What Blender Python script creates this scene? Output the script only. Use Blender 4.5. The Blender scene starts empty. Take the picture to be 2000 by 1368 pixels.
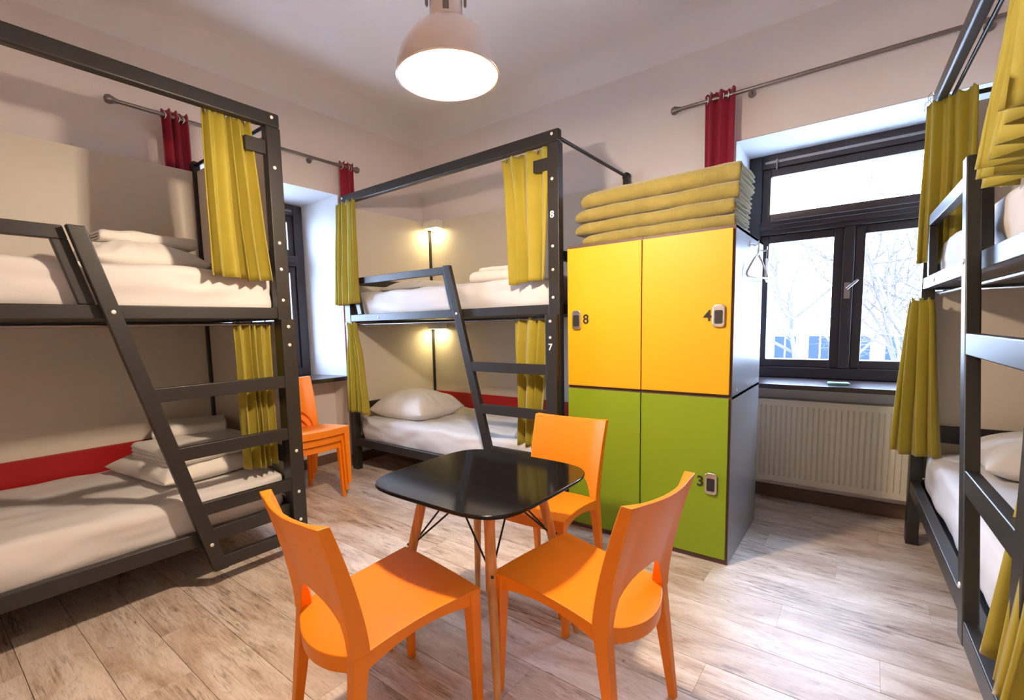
import bpy, bmesh, math, random
from mathutils import Vector, Matrix, noise as mnoise
PI = math.pi
R = math.radians
rnd = random.Random(7)
scene = bpy.context.scene
COL = scene.collection

# ------------------------------------------------------------------ camera
cam_d = bpy.data.cameras.new('camera')
cam = bpy.data.objects.new('camera', cam_d)
COL.objects.link(cam)
cam_d.sensor_fit = 'HORIZONTAL'
cam_d.sensor_width = 36.0
cam_d.lens = 933.0 / 2000.0 * 36.0
cam_d.shift_x = (1000 - 960) / 2000.0
cam_d.shift_y = (730 - 684) / 2000.0
cam_d.clip_start = 0.02
cam_d.clip_end = 300
CAM_H = 1.40
def cam_matrix(a, b, c):
    Ry = Matrix(((math.cos(a), 0, math.sin(a)), (0, 1, 0), (-math.sin(a), 0, math.cos(a))))
    Rx = Matrix(((1, 0, 0), (0, math.cos(b), -math.sin(b)), (0, math.sin(b), math.cos(b))))
    Rz = Matrix(((math.cos(c), -math.sin(c), 0), (math.sin(c), math.cos(c), 0), (0, 0, 1)))
    base = Matrix(((1, 0, 0), (0, 0, -1), (0, 1, 0)))
    m = Rz @ Rx @ Ry @ base
    r, u, bk = Vector(m[0]), -Vector(m[1]), -Vector(m[2])
    out = Matrix((r, u, bk)).transposed().to_4x4()
    out.translation = (0, 0, CAM_H)
    return out
cam.matrix_world = cam_matrix(0.670, 0.0985, -0.0225)
scene.camera = cam

# ------------------------------------------------------------------ world, exposure
SKY_COL = (0.55, 0.71, 1.0)
SKY_STRENGTH = 15.0
LAMP_COL = (1.0, 0.76, 0.57)
LAMP_W = 165.0
world = bpy.data.worlds.new('overcast_sky')
scene.world = world
world.use_nodes = True
bg = world.node_tree.nodes['Background']
bg.inputs[0].default_value = (*SKY_COL, 1)
bg.inputs[1].default_value = SKY_STRENGTH
vs = scene.view_settings
vs.view_transform = 'Standard'
vs.look = 'None'
vs.gamma = 1
vs.exposure = 1.63
vs.use_curve_mapping = False
try:
    scene.cycles.max_bounces = 8
    scene.cycles.diffuse_bounces = 5
    scene.cycles.transparent_max_bounces = 10
    scene.cycles.use_denoising = True
    scene.cycles.sample_clamp_indirect = 6.0
    scene.cycles.caustics_reflective = False
    scene.cycles.caustics_refractive = False
except Exception:
    pass
# window openings guide the daylight sampling
def portal(name, loc, normal, sx, sy):
    l = bpy.data.lights.new(name, 'AREA')
    l.shape = 'RECTANGLE'; l.size = sx; l.size_y = sy
    l.cycles.is_portal = True
    o = bpy.data.objects.new(name, l); COL.objects.link(o)
    o.matrix_world = Matrix.Translation(loc) @ Vector(normal).to_track_quat('-Z', 'Z').to_matrix().to_4x4()
portal('portal_right', (-0.15, 4.69, 1.83), (0, -1, 0), 1.36, 1.78)
portal('portal_left', (-4.84, 2.13, 1.83), (1, 0, 0), 1.36, 1.78)

# ------------------------------------------------------------------ materials
def srgb(r, g, b):
    f = lambda c: (c / 12.92 if c <= 0.04045 else ((c + 0.055) / 1.055) ** 2.4)
    return (f(r / 255), f(g / 255), f(b / 255))
def mat(name, col, rough=0.5, metal=0.0, var=0.0, vscale=20.0, bump=0.0, bscale=60.0, sheen=0.0, coat=0.0, spec=0.5, trans=0.0, stretch=None):
    m = bpy.data.materials.new(name); m.use_nodes = True
    nt = m.node_tree; n = nt.nodes; lk = nt.links
    p = n['Principled BSDF']
    p.inputs['Base Color'].default_value = (*col, 1)
    p.inputs['Roughness'].default_value = rough
    p.inputs['Metallic'].default_value = metal
    p.inputs['Specular IOR Level'].default_value = spec
    if sheen: p.inputs['Sheen Weight'].default_value = sheen; p.inputs['Sheen Roughness'].default_value = 0.4
    if coat: p.inputs['Coat Weight'].default_value = coat; p.inputs['Coat Roughness'].default_value = 0.05
    tc = n.new('ShaderNodeTexCoord'); mp = n.new('ShaderNodeMapping')
    lk.new(tc.outputs['Object'], mp.inputs[0])
    if stretch: mp.inputs['Scale'].default_value = stretch
    if var:
        nz = n.new('ShaderNodeTexNoise'); nz.inputs['Scale'].default_value = vscale; nz.inputs['Detail'].default_value = 4
        lk.new(mp.outputs[0], nz.inputs['Vector'])
        mx = n.new('ShaderNodeMix'); mx.data_type = 'RGBA'
        mx.inputs['A'].default_value = (*[c * (1 - var) for c in col], 1)
        mx.inputs['B'].default_value = (*[min(1, c * (1 + var)) for c in col], 1)
        lk.new(nz.outputs['Fac'], mx.inputs['Factor'])
        lk.new(mx.outputs['Result'], p.inputs['Base Color'])
    if bump:
        nb = n.new('ShaderNodeTexNoise'); nb.inputs['Scale'].default_value = bscale; nb.inputs['Detail'].default_value = 5
        lk.new(mp.outputs[0], nb.inputs['Vector'])
        bp = n.new('ShaderNodeBump'); bp.inputs['Strength'].default_value = bump; bp.inputs['Distance'].default_value = 0.01
        lk.new(nb.outputs['Fac'], bp.inputs['Height']); lk.new(bp.outputs[0], p.inputs['Normal'])
    if trans:
        tr = n.new('ShaderNodeBsdfTranslucent'); tr.inputs[0].default_value = (*col, 1)
        ms = n.new('ShaderNodeMixShader'); ms.inputs[0].default_value = trans
        out = n['Material Output']
        lk.new(p.outputs[0], ms.inputs[1]); lk.new(tr.outputs[0], ms.inputs[2]); lk.new(ms.outputs[0], out.inputs[0])
    return m
def emit(name, col, strength):
    m = bpy.data.materials.new(name); m.use_nodes = True
    p = m.node_tree.nodes['Principled BSDF']
    p.inputs['Base Color'].default_value = (*col, 1)
    p.inputs['Emission Color'].default_value = (*col, 1)
    p.inputs['Emission Strength'].default_value = strength
    return m
def glass_mat():
    m = bpy.data.materials.new('window_glass'); m.use_nodes = True
    nt = m.node_tree; n = nt.nodes; lk = nt.links
    n.remove(n['Principled BSDF'])
    t = n.new('ShaderNodeBsdfTransparent'); t.inputs[0].default_value = (0.96, 0.965, 0.98, 1)
    g = n.new('ShaderNodeBsdfGlossy'); g.inputs['Roughness'].default_value = 0.02
    lw = n.new('ShaderNodeLayerWeight'); lw.inputs[0].default_value = 0.5
    pw = n.new('ShaderNodeMath'); pw.operation = 'POWER'; pw.inputs[1].default_value = 5.0
    lk.new(lw.outputs['Facing'], pw.inputs[0])
    f = n.new('ShaderNodeMath'); f.operation = 'MULTIPLY_ADD'; f.inputs[1].default_value = 0.85; f.inputs[2].default_value = 0.03
    lk.new(pw.outputs[0], f.inputs[0])
    ms = n.new('ShaderNodeMixShader')
    lk.new(f.outputs[0], ms.inputs[0]); lk.new(t.outputs[0], ms.inputs[1]); lk.new(g.outputs[0], ms.inputs[2])
    lk.new(ms.outputs[0], n['Material Output'].inputs[0])
    return m
def plank_mat():
    m = bpy.data.materials.new('weathered_planks'); m.use_nodes = True
    nt = m.node_tree; n = nt.nodes; lk = nt.links
    p = n['Principled BSDF']
    tc = n.new('ShaderNodeTexCoord'); oi = n.new('ShaderNodeObjectInfo')
    mul = n.new('ShaderNodeMath'); mul.operation = 'MULTIPLY'; mul.inputs[1].default_value = 37.0
    lk.new(oi.outputs['Random'], mul.inputs[0])
    add = n.new('ShaderNodeVectorMath'); add.operation = 'ADD'
    lk.new(tc.outputs['Object'], add.inputs[0]); lk.new(mul.outputs[0], add.inputs[1])
    def noise(scale, detail, st, dist=0.0):
        mp = n.new('ShaderNodeMapping'); mp.inputs['Scale'].default_value = st
        lk.new(add.outputs[0], mp.inputs[0])
        z = n.new('ShaderNodeTexNoise'); z.inputs['Scale'].default_value = scale; z.inputs['Detail'].default_value = detail
        z.inputs['Roughness'].default_value = 0.62; z.inputs['Distortion'].default_value = dist
        lk.new(mp.outputs[0], z.inputs['Vector']); return z.outputs['Fac']
    def ramp(src, stops):
        r = n.new('ShaderNodeValToRGB'); lk.new(src, r.inputs[0])
        e = r.color_ramp.elements
        e[0].position, e[0].color = stops[0][0], (*stops[0][1], 1)
        e[1].position, e[1].color = stops[-1][0], (*stops[-1][1], 1)
        for pos, c in stops[1:-1]:
            k = e.new(pos); k.color = (*c, 1)
        return r.outputs[0]
    def mixc(kind, fac, a, b):
        x = n.new('ShaderNodeMix'); x.data_type = 'RGBA'; x.blend_type = kind
        if isinstance(fac, float): x.inputs['Factor'].default_value = fac
        else: lk.new(fac, x.inputs['Factor'])
        lk.new(a, x.inputs['A']); lk.new(b, x.inputs['B'])
        return x.outputs['Result']
    broad = ramp(noise(1.8, 6, (1.0, 3.2, 1.0), 0.8), [(0.26, srgb(164, 136, 114)), (0.40, srgb(210, 190, 170)), (0.58, srgb(238, 226, 212))])
    streak = ramp(noise(6.0, 9, (1.0, 13.0, 1.0), 1.1), [(0.37, (0.16, 0.11, 0.085)), (0.47, (0.74, 0.69, 0.65)), (0.57, (1, 1, 1))])
    where = ramp(noise(1.6, 5, (1.0, 2.4, 1.0), 1.0), [(0.45, (0.06, 0.06, 0.06)), (0.64, (1, 1, 1))])
    spots = ramp(noise(3.6, 10, (1.2, 3.8, 1.0), 2.4), [(0.27, (0.16, 0.11, 0.09)), (0.33, (0.74, 0.69, 0.64)), (0.42, (1, 1, 1))])
    fine = ramp(noise(22.0, 8, (1.0, 10.0, 1.0), 0.8), [(0.34, (0.62, 0.58, 0.55)), (0.50, (1, 1, 1))])
    tone = ramp(oi.outputs['Random'], [(0.0, (0.90, 0.885, 0.875)), (1.0, (1.0, 0.985, 0.97))])
    plain = n.new('ShaderNodeRGB'); plain.outputs[0].default_value = (1, 1, 1, 1)
    st = mixc('MIX', where, plain.outputs[0], streak)
    c = mixc('MULTIPLY', 0.9, broad, st)
    c = mixc('MULTIPLY', 0.85, c, spots)
    c = mixc('MULTIPLY', 0.7, c, fine)
    c = mixc('MULTIPLY', 1.0, c, tone)
    lk.new(c, p.inputs['Base Color'])
    p.inputs['Roughness'].default_value = 0.36
    p.inputs['Specular IOR Level'].default_value = 0.5
    bp = n.new('ShaderNodeBump'); bp.inputs['Strength'].default_value = 0.25; bp.inputs['Distance'].default_value = 0.004
    lk.new(noise(14.0, 7, (1.0, 12.0, 1.0), 0.8), bp.inputs['Height']); lk.new(bp.outputs[0], p.inputs['Normal'])
    return m
def wood_mat(name, c0, c1, rough=0.45):
    m = bpy.data.materials.new(name); m.use_nodes = True
    nt = m.node_tree; n = nt.nodes; lk = nt.links
    p = n['Principled BSDF']
    tc = n.new('ShaderNodeTexCoord'); mp = n.new('ShaderNodeMapping'); mp.inputs['Scale'].default_value = (30, 30, 2.2)
    lk.new(tc.outputs['Object'], mp.inputs[0])
    z = n.new('ShaderNodeTexNoise'); z.inputs['Scale'].default_value = 1.6; z.inputs['Detail'].default_value = 5
    lk.new(mp.outputs[0], z.inputs['Vector'])
    r = n.new('ShaderNodeValToRGB'); lk.new(z.outputs['Fac'], r.inputs[0])
    r.color_ramp.elements[0].color = (*c0, 1); r.color_ramp.elements[1].color = (*c1, 1)
    r.color_ramp.elements[0].position = 0.3; r.color_ramp.elements[1].position = 0.7
    lk.new(r.outputs[0], p.inputs['Base Color']); p.inputs['Roughness'].default_value = rough
    return m

M = dict(
    wall=mat('wall_paint', (0.84, 0.78, 0.75), 0.85, var=0.03, vscale=3, bump=0.12, bscale=90),
    ceiling=mat('ceiling_paint', (0.90, 0.87, 0.86), 0.9, bump=0.06, bscale=60),
    reveal=mat('reveal_darkened_paint', (0.62, 0.64, 0.67), 0.8, bump=0.08, bscale=80),  # same white paint as the walls, darkened so daylight does not burn out
    panel=mat('beige_panel', (0.68, 0.62, 0.52), 0.5, var=0.03, vscale=260, bump=0.04, bscale=300),
    frame=mat('anthracite_metal', (0.022, 0.0205, 0.0185), 0.38, bump=0.03, bscale=400),
    black=mat('black_metal', (0.012, 0.011, 0.011), 0.4),
    chrome=mat('polished_metal', (0.86, 0.85, 0.83), 0.22, 1.0),
    steel=mat('brushed_rod', (0.28, 0.25, 0.24), 0.35, 1.0),
    bolt=mat('bolt_zinc', (0.85, 0.82, 0.76), 0.35, 0.4),
    sheet=mat('white_sheet', (0.67, 0.65, 0.63), 0.8, var=0.03, vscale=8, bump=0.35, bscale=9, sheen=0.2),
    linen=mat('white_linen', (0.76, 0.73, 0.67), 0.85, bump=0.35, bscale=14, sheen=0.25),
    mustard=mat('mustard_velvet', (0.41, 0.335, 0.030), 0.75, var=0.12, vscale=9, bump=0.1, bscale=250, sheen=0.35, trans=0.18),
    blanket=mat('olive_fleece', (0.33, 0.27, 0.07), 0.95, var=0.32, vscale=11, bump=0.7, bscale=120, sheen=0.6),
    crimson=mat('crimson_cloth', (0.30, 0.008, 0.034), 0.8, var=0.1, vscale=12, bump=0.1, bscale=300, sheen=0.2),
    red=mat('red_board', (0.36, 0.002, 0.004), 0.45),
    orange=mat('orange_plastic', (0.92, 0.25, 0.002), 0.42, bump=0.05, bscale=500),
    table=mat('black_gloss', (0.008, 0.007, 0.007), 0.09, spec=0.28),
    beech=wood_mat('beech_wood', srgb(190, 128, 66), srgb(226, 170, 104)),
    yellow=mat('yellow_door', srgb(240, 174, 0), 0.5, bump=0.03, bscale=300),
    green=mat('green_door', srgb(132, 158, 14), 0.55, bump=0.05, bscale=300),
    locker=mat('grey_laminate', (0.26, 0.255, 0.255), 0.28, var=0.06, vscale=120, bump=0.02, bscale=500),
    edge=mat('brown_edging', (0.115, 0.055, 0.05), 0.5),
    dark=mat('dark_recess', (0.02, 0.018, 0.018), 0.7),
    radiator=mat('cream_enamel', (0.66, 0.60, 0.47), 0.4),
    wframe=mat('dark_window_wood', (0.018, 0.011, 0.013), 0.42, var=0.2, vscale=30, bump=0.06, bscale=60, stretch=(1, 1, 6)),
    sill=mat('dark_sill', (0.030, 0.017, 0.018), 0.25),
    white=mat('white_plastic', (0.80, 0.78, 0.75), 0.45),
    ink=mat('dark_print', (0.02, 0.015, 0.015), 0.6),
    paint=mat('white_print', (0.9, 0.9, 0.88), 0.6),
    dome=mat('brushed_lamp_metal', (0.86, 0.76, 0.71), 0.30, 0.9),
    domein=mat('white_reflector', (0.92, 0.90, 0.84), 0.6),
    bulb=emit('lit_bulb', (1.0, 0.86, 0.62), 90.0),
    spot=emit('lit_reading_lens', (1.0, 0.86, 0.45), 4.0),
    glass=glass_mat(), plank=plank_mat(),
    base=mat('brown_baseboard', (0.14, 0.085, 0.055), 0.5, var=0.15, vscale=14),
    underfloor=mat('floor_slab', (0.05, 0.04, 0.035), 0.9),
    cloth=mat('mint_cloth', (0.35, 0.80, 0.62), 0.8),
    bark=mat('grey_bark', (0.055, 0.048, 0.045), 0.9, var=0.3, vscale=10),
    facade=mat('pale_facade', (0.62, 0.61, 0.59), 0.9, var=0.05, vscale=2),
    slate=mat('slate_facade', (0.045, 0.055, 0.068), 0.85, var=0.1, vscale=2),
    pane=mat('dark_pane', (0.012, 0.02, 0.035), 0.6, spec=0.05),
    roof=mat('roof_tile', (0.22, 0.12, 0.09), 0.8, var=0.2, vscale=6),
    bounce_ground=mat('pale_bounce_ground', (0.56, 0.55, 0.53), 0.95, var=0.12, vscale=1.2),  # outdoor ground, made pale to bounce daylight up onto the ceiling
    shrub=mat('shrub_leaf', (0.06, 0.09, 0.05), 0.8, var=0.3, vscale=4),
)

# ------------------------------------------------------------------ mesh helpers
def xf(bm, verts, m):
    if m is not None:
        for v in verts: v.co = m @ v.co
def box(bm, x0, x1, y0, y1, z0, z1, m=None):
    vs_ = [bm.verts.new(c) for c in ((x0, y0, z0), (x1, y0, z0), (x1, y1, z0), (x0, y1, z0), (x0, y0, z1), (x1, y0, z1), (x1, y1, z1), (x0, y1, z1))]
    for f in ((0, 3, 2, 1), (4, 5, 6, 7), (0, 1, 5, 4), (1, 2, 6, 5), (2, 3, 7, 6), (3, 0, 4, 7)):
        bm.faces.new([vs_[i] for i in f])
    xf(bm, vs_, m); return vs_
def hexa(bm, pts):
    vs_ = [bm.verts.new(c) for c in pts]
    for f in ((0, 3, 2, 1), (4, 5, 6, 7), (0, 1, 5, 4), (1, 2, 6, 5), (2, 3, 7, 6), (3, 0, 4, 7)):
        bm.faces.new([vs_[i] for i in f])
def prism_xz(bm, pts, y0, y1):
    a = [bm.verts.new((x, y0, z)) for x, z in pts]; b = [bm.verts.new((x, y1, z)) for x, z in pts]
    n = len(pts)
    bm.faces.new(a); bm.faces.new(b[::-1])
    for i in range(n): bm.faces.new((a[i], b[i], b[(i + 1) % n], a[(i + 1) % n]))
def prism_xy(bm, pts, z0, z1):
    a = [bm.verts.new((x, y, z0)) for x, y in pts]; b = [bm.verts.new((x, y, z1)) for x, y in pts]
    n = len(pts)
    bm.faces.new(a[::-1]); bm.faces.new(b)
    for i in range(n): bm.faces.new((a[i], a[(i + 1) % n], b[(i + 1) % n], b[i]))
def tube(bm, pts, r, seg=10, cap=True):
    pts = [Vector(p) for p in pts]
    rs = r if isinstance(r, (list, tuple)) else [r] * len(pts)
    rings = []
    up = None
    for i, p in enumerate(pts):
        d = (pts[min(i + 1, len(pts) - 1)] - pts[max(i - 1, 0)]).normalized()
        if up is None:
            up = Vector((0, 0, 1)) if abs(d.z) < 0.9 else Vector((1, 0, 0))
        s = d.cross(up).normalized(); up = s.cross(d).normalized()
        rings.append([bm.verts.new(p + (s * math.cos(2 * PI * k / seg) + up * math.sin(2 * PI * k / seg)) * rs[i]) for k in range(seg)])
    for a, b in zip(rings, rings[1:]):
        for k in range(seg): bm.faces.new((a[k], a[(k + 1) % seg], b[(k + 1) % seg], b[k]))
    if cap:
        bm.faces.new(rings[0][::-1]); bm.faces.new(rings[-1])
def lathe(bm, prof, seg=40, center=(0, 0, 0), caps=True):
    rings = []
    for r, z in prof:
        rings.append([bm.verts.new((center[0] + r * math.cos(2 * PI * k / seg), center[1] + r * math.sin(2 * PI * k / seg), center[2] + z)) for k in range(seg)])
    for a, b in zip(rings, rings[1:]):
        for k in range(seg): bm.faces.new((a[k], a[(k + 1) % seg], b[(k + 1) % seg], b[k]))
    if caps:
        bm.faces.new(rings[0][::-1]); bm.faces.new(rings[-1])
def grid(bm, nu, nv, fn, closed_u=False):
    g = [[bm.verts.new(fn(i / nu, j / nv)) for i in range(nu + (0 if closed_u else 1))] for j in range(nv + 1)]
    w = len(g[0])
    for j in range(nv):
        for i in range(nu if closed_u else w - 1):
            bm.faces.new((g[j][i], g[j][(i + 1) % w], g[j + 1][(i + 1) % w], g[j + 1][i]))
    return g
def beam(bm, p0, p1, w, h, up=(0, 0, 1), w1=None, h1=None):
    p0, p1 = Vector(p0), Vector(p1)
    d = (p1 - p0).normalized(); s = d.cross(Vector(up)).normalized(); u = s.cross(d)
    w1 = w if w1 is None else w1; h1 = h if h1 is None else h1
    ps = []
    for p, a, b in ((p0, w, h), (p1, w1, h1)):
        ps += [p - s * a / 2 - u * b / 2, p + s * a / 2 - u * b / 2, p + s * a / 2 + u * b / 2, p - s * a / 2 + u * b / 2]
    hexa(bm, ps)
def new_bm(): return bmesh.new()
def fin(name, bm, m, parent=None, smooth=None, bevel=0.0, bseg=2, sub=0, solid=0.0, loc=None, rot=None):
    bmesh.ops.recalc_face_normals(bm, faces=bm.faces[:])
    me = bpy.data.meshes.new(name); bm.to_mesh(me); bm.free()
    me.materials.append(M[m] if isinstance(m, str) else m)
    o = bpy.data.objects.new(name, me); COL.objects.link(o)
    if parent: o.parent = parent
    if loc is not None: o.location = loc
    if rot is not None: o.rotation_euler = rot
    if smooth:
        for p in me.polygons: p.use_smooth = True
        if smooth != True:
            try: me.set_sharp_from_angle(angle=R(smooth))
            except Exception: pass
    if solid:
        md = o.modifiers.new('solid', 'SOLIDIFY'); md.thickness = solid; md.offset = 0
    if bevel:
        md = o.modifiers.new('bevel', 'BEVEL'); md.width = bevel; md.segments = bseg; md.limit_method = 'ANGLE'; md.angle_limit = R(40)
        if not smooth:
            for p in me.polygons: p.use_smooth = True
            try: me.set_sharp_from_angle(angle=R(30))
            except Exception: pass
        md.harden_normals = True
    if sub:
        md = o.modifiers.new('subd', 'SUBSURF'); md.levels = sub; md.render_levels = sub
    return o
def tag(o, label=None, cat=None, group=None, kind=None):
    if label: o['label'] = label
    if cat: o['category'] = cat
    if group: o['group'] = group
    if kind: o['kind'] = kind
    return o
def empty(name, loc=(0, 0, 0), rz=0.0):
    o = bpy.data.objects.new(name, None); COL.objects.link(o)
    o.empty_display_size = 0.1; o.location = loc; o.rotation_euler = (0, 0, rz); return o
def dup(o, parent=None, loc=None):
    c = o.copy(); COL.objects.link(c)
    if parent is not None: c.parent = parent
    if loc is not None: c.location = loc
    return c
def dup_tree(o):
    c = dup(o)
    for ch in list(o.children):
        k = dup(ch, c)
        for g in list(ch.children): dup(g, k)
    return c
def text_mesh(name, s, size, m, parent, matrix, ext=0.0015):
    cu = bpy.data.curves.new(name, 'FONT'); cu.body = s; cu.size = size; cu.extrude = ext; cu.offset = size * 0.018
    cu.align_x = 'CENTER'; cu.align_y = 'CENTER'
    t = bpy.data.objects.new(name + '_tmp', cu); COL.objects.link(t)
    dg = bpy.context.evaluated_depsgraph_get()
    me = bpy.data.meshes.new_from_object(t.evaluated_get(dg))
    bpy.data.objects.remove(t); me.name = name
    me.materials.clear(); me.materials.append(M[m])
    o = bpy.data.objects.new(name, me); COL.objects.link(o)
    o.parent = parent; o.matrix_local = matrix
    return o

# ================================================================== SETTING
XL, YR = -4.20, 4.05            # window walls
XE, YN = 1.62, -1.10            # unseen walls behind the camera
ZC = 3.66
NL, NR = -4.43, 4.28            # niche backs under the windows
FL_, FR_ = -4.70, 4.55          # planes of the window frames
WZ0, WZ1 = 0.93, 2.73
LY0, LY1 = 1.42, 2.91           # left opening at the wall face
LY0i, LY1i = 1.46, 2.81         # left opening at the frame
RX0, RX1 = -0.845, 0.545

b = new_bm(); box(b, -4.9, XE + 0.1, YN - 0.1, 4.75, -0.12, -0.013)
floor = tag(fin('floor', b, 'underfloor'), kind='structure')
PW = 0.2175; PL = 1.30; GAP = 0.0013
plank_mesh = None
y = 0.45 - PW * 11; row = 0
while y < NR:
    y1 = min(y + PW, NR)
    x = -4.43 - (0.15 + 0.37 * row) % PL
    while x < XE:
        xa, xb = max(x, -4.43), min(x + PL, XE)
        if xb - xa > 0.05:
            full = (xb - xa > PL - 1e-4) and (y1 - y > PW - 1e-4)
            if full and plank_mesh is not None:
                o = bpy.data.objects.new('floor_plank', plank_mesh); COL.objects.link(o); o.parent = floor
            else:
                b = new_bm(); w2, h2 = (xb - xa) / 2 - .0004, (y1 - y) / 2 - GAP
                vv = box(b, -w2, w2, -h2, h2, -0.012, 0.0)
                o = fin('floor_plank', b, 'plank', floor)
                if full: plank_mesh = o.data
            o.location = ((xa + xb) / 2, (y + y1) / 2, rnd.uniform(-0.0005, 0.0))
        x += PL
    y += PW; row += 1

# left window wall
b = new_bm()
box(b, -4.85, XL, YN - 0.1, LY0, 0, ZC + .1)
box(b, -4.85, XL, LY1, 4.75, 0, ZC + .1)
box(b, -4.85, XL, LY0, LY1, WZ1, ZC + .1)
box(b, -4.85, NL, LY0, LY1, 0, WZ0 - 0.04)
tag(fin('wall_left', b, 'wall'), kind='structure')
b = new_bm()   # splayed plaster of the left reveal
hexa(b, [(-4.85, LY1i, WZ0 - .04), (XL - .001, LY1 - .001, WZ0 - .04), (XL - .001, LY1 + .0, WZ0 - .04), (-4.85, LY1, WZ0 - .04),
         (-4.85, LY1i, WZ1), (XL - .001, LY1 - .001, WZ1), (XL - .001, LY1, WZ1), (-4.85, LY1, WZ1)])
hexa(b, [(-4.85, LY0, WZ0 - .04), (XL - .001, LY0, WZ0 - .04), (XL - .001, LY0 + .001, WZ0 - .04), (-4.85, LY0i, WZ0 - .04),
         (-4.85, LY0, WZ1), (XL - .001, LY0, WZ1), (XL - .001, LY0 + .001, WZ1), (-4.85, LY0i, WZ1)])
hexa(b, [(-4.85, LY0i, WZ1 - .05), (XL - .001, LY0, WZ1 - .001), (XL - .001, LY1, WZ1 - .001), (-4.85, LY1i, WZ1 - .05),
         (-4.85, LY0i, WZ1), (XL - .001, LY0, WZ1), (XL - .001, LY1, WZ1), (-4.85, LY1i, WZ1)])
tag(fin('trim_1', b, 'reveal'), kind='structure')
# right window wall
b = new_bm()
box(b, XL, RX0, YR, 4.70, 0, ZC + .1)
box(b, RX1, XE + .1, YR, 4.70, 0, ZC + .1)
box(b, RX0, RX1, YR, 4.70, WZ1, ZC + .1)
box(b, RX0, RX1, NR, 4.70, 0, WZ0 - 0.04)
tag(fin('wall_right', b, 'wall'), kind='structure')
b = new_bm()
box(b, RX0, RX0 + .006, YR + .001, 4.70, WZ0, WZ1 - .006); box(b, RX1 - .006, RX1, YR + .001, 4.70, WZ0, WZ1 - .006); box(b, RX0, RX1, YR + .001, 4.70, WZ1 - .006, WZ1)
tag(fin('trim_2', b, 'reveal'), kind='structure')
b = new_bm(); box(b, XE, XE + .1, YN - .1, YR, 0, ZC + .1)
tag(fin('wall_side', b, 'wall'), kind='structure')
b = new_bm(); box(b, XL, XE, YN - .1, YN, 0, ZC + .1)
tag(fin('wall_back', b, 'wall'), kind='structure')
# ceiling with a coved edge
b = new_bm()
box(b, XL, XE, YN, YR, ZC, ZC + .1)
CR = 0.20
def cove(p0, p1, inward):
    p0, p1, inward = Vector(p0), Vector(p1), Vector(inward)
    n = 8; rows = []
    for k in range(n + 1):
        a = PI / 2 * k / n
        off = inward * (CR - CR * math.cos(a)) ; dz = -CR + CR * math.sin(a)
        rows.append([b.verts.new(p + off + Vector((0, 0, ZC + dz))) for p in (p0, p1)])
    for r0, r1 in zip(rows, rows[1:]): b.faces.new((r0[0], r0[1], r1[1], r1[0]))
cove((XL + .001, YN, 0), (XL + .001, YR, 0), (1, 0, 0))
cove((XL, YR - .001, 0), (XE, YR - .001, 0), (0, -1, 0))
tag(fin('ceiling', b, 'ceiling', smooth=35), kind='structure')
# baseboards
b = new_bm(); box(b, RX0, RX1, NR - .018, NR, 0, .10)
box(b, XL, RX0, YR - .018, YR, 0, .10); box(b, RX1, XE, YR - .018, YR, 0, .10)
tag(fin('baseboard_right', b, 'base', bevel=.003), kind='structure')
b = new_bm(); box(b, XL, XL + .018, YN, LY0, 0, .10); box(b, NL, NL + .018, LY0, LY1, 0, .10); box(b, XL, XL + .018, LY1, YR - .018, 0, .10)
tag(fin('baseboard_left', b, 'base', bevel=.003), kind='structure')

# windows: built in a local frame (x along the wall, y outwards, z up), width w, height h
def window(name, w, h, loc, rz):
    root = empty(name, loc, rz); tag(root, kind='structure')
    def part(n, boxes, m='wframe', parent=root, bev=.006):
        bb = new_bm()
        for q in boxes: box(bb, *q)
        return fin(n, bb, m, parent, bevel=bev)
    hw = w / 2; T = .095; zt = h * .645
    part('window_frame', [(-hw, -hw + T, 0, .13, 0, h), (hw - T, hw, 0, .13, 0, h), (-hw + T, hw - T, 0, .13, 0, T * .9), (-hw + T, hw - T, 0, .13, h - T * 1.15, h)])
    part('transom', [(-hw + T, hw - T, -.02, .13, zt, zt + .11)])
    part('transom', [(-hw + T, hw - T, -.04, -.02, zt + .035, zt + .075)])
    part('mullion', [(-.035, .035, -.015, .13, T * .9, zt)])
    S = .062
    def sash(x0, x1, z0, z1):
        s = part('window_sash', [(x0, x0 + S, .02, .085, z0, z1), (x1 - S, x1, .02, .085, z0, z1), (x0 + S, x1 - S, .02, .085, z0, z0 + S), (x0 + S, x1 - S, .02, .085, z1 - S, z1)])
        bb = new_bm(); box(bb, x0 + S, x1 - S, .05, .054, z0 + S, z1 - S)
        fin('pane', bb, 'glass', s)
        return s
    sash(-hw + T, hw - T, zt + .11, h - T * 1.15)
    sash(-hw + T, -.035, T * .9, zt); s2 = sash(.035, hw - T, T * .9, zt)
    bb = new_bm(); box(bb, -.018, .018, -.026, -.015, .62, .74); tube(bb, [(0, -.026, .69), (0, -.06, .69)], .009, 10)
    tube(bb, [(0, -.058, .69), (.05, -.06, .74), (.065, -.06, .755)], [.009, .010, .007], 10)
    fin('window_handle', bb, 'steel', root, smooth=40)
    bb = new_bm(); tube(bb, [(-hw + .2, -.03, h - .13), (-hw + .2, -.03, h - .05)], .006, 8); tube(bb, [(-hw + .2, -.035, h - .06), (-hw + .2, .0, h - .06)], .008, 8)
    fin('latch', bb, 'steel', root, smooth=40)
    bb = new_bm(); box(bb, -hw + T + .02, hw - T - .02, -.004, .0, h - T * .75, h - T * .55); fin('blind_track', bb, 'steel', root)
    return root
window('window_1', 1.34, WZ1 - .05 - WZ0, (FL_, 2.138, WZ0), PI / 2)
window('window_2', RX1 - RX0 - .012, WZ1 - .006 - WZ0, (-.15, FR_, WZ0), 0)
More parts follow.
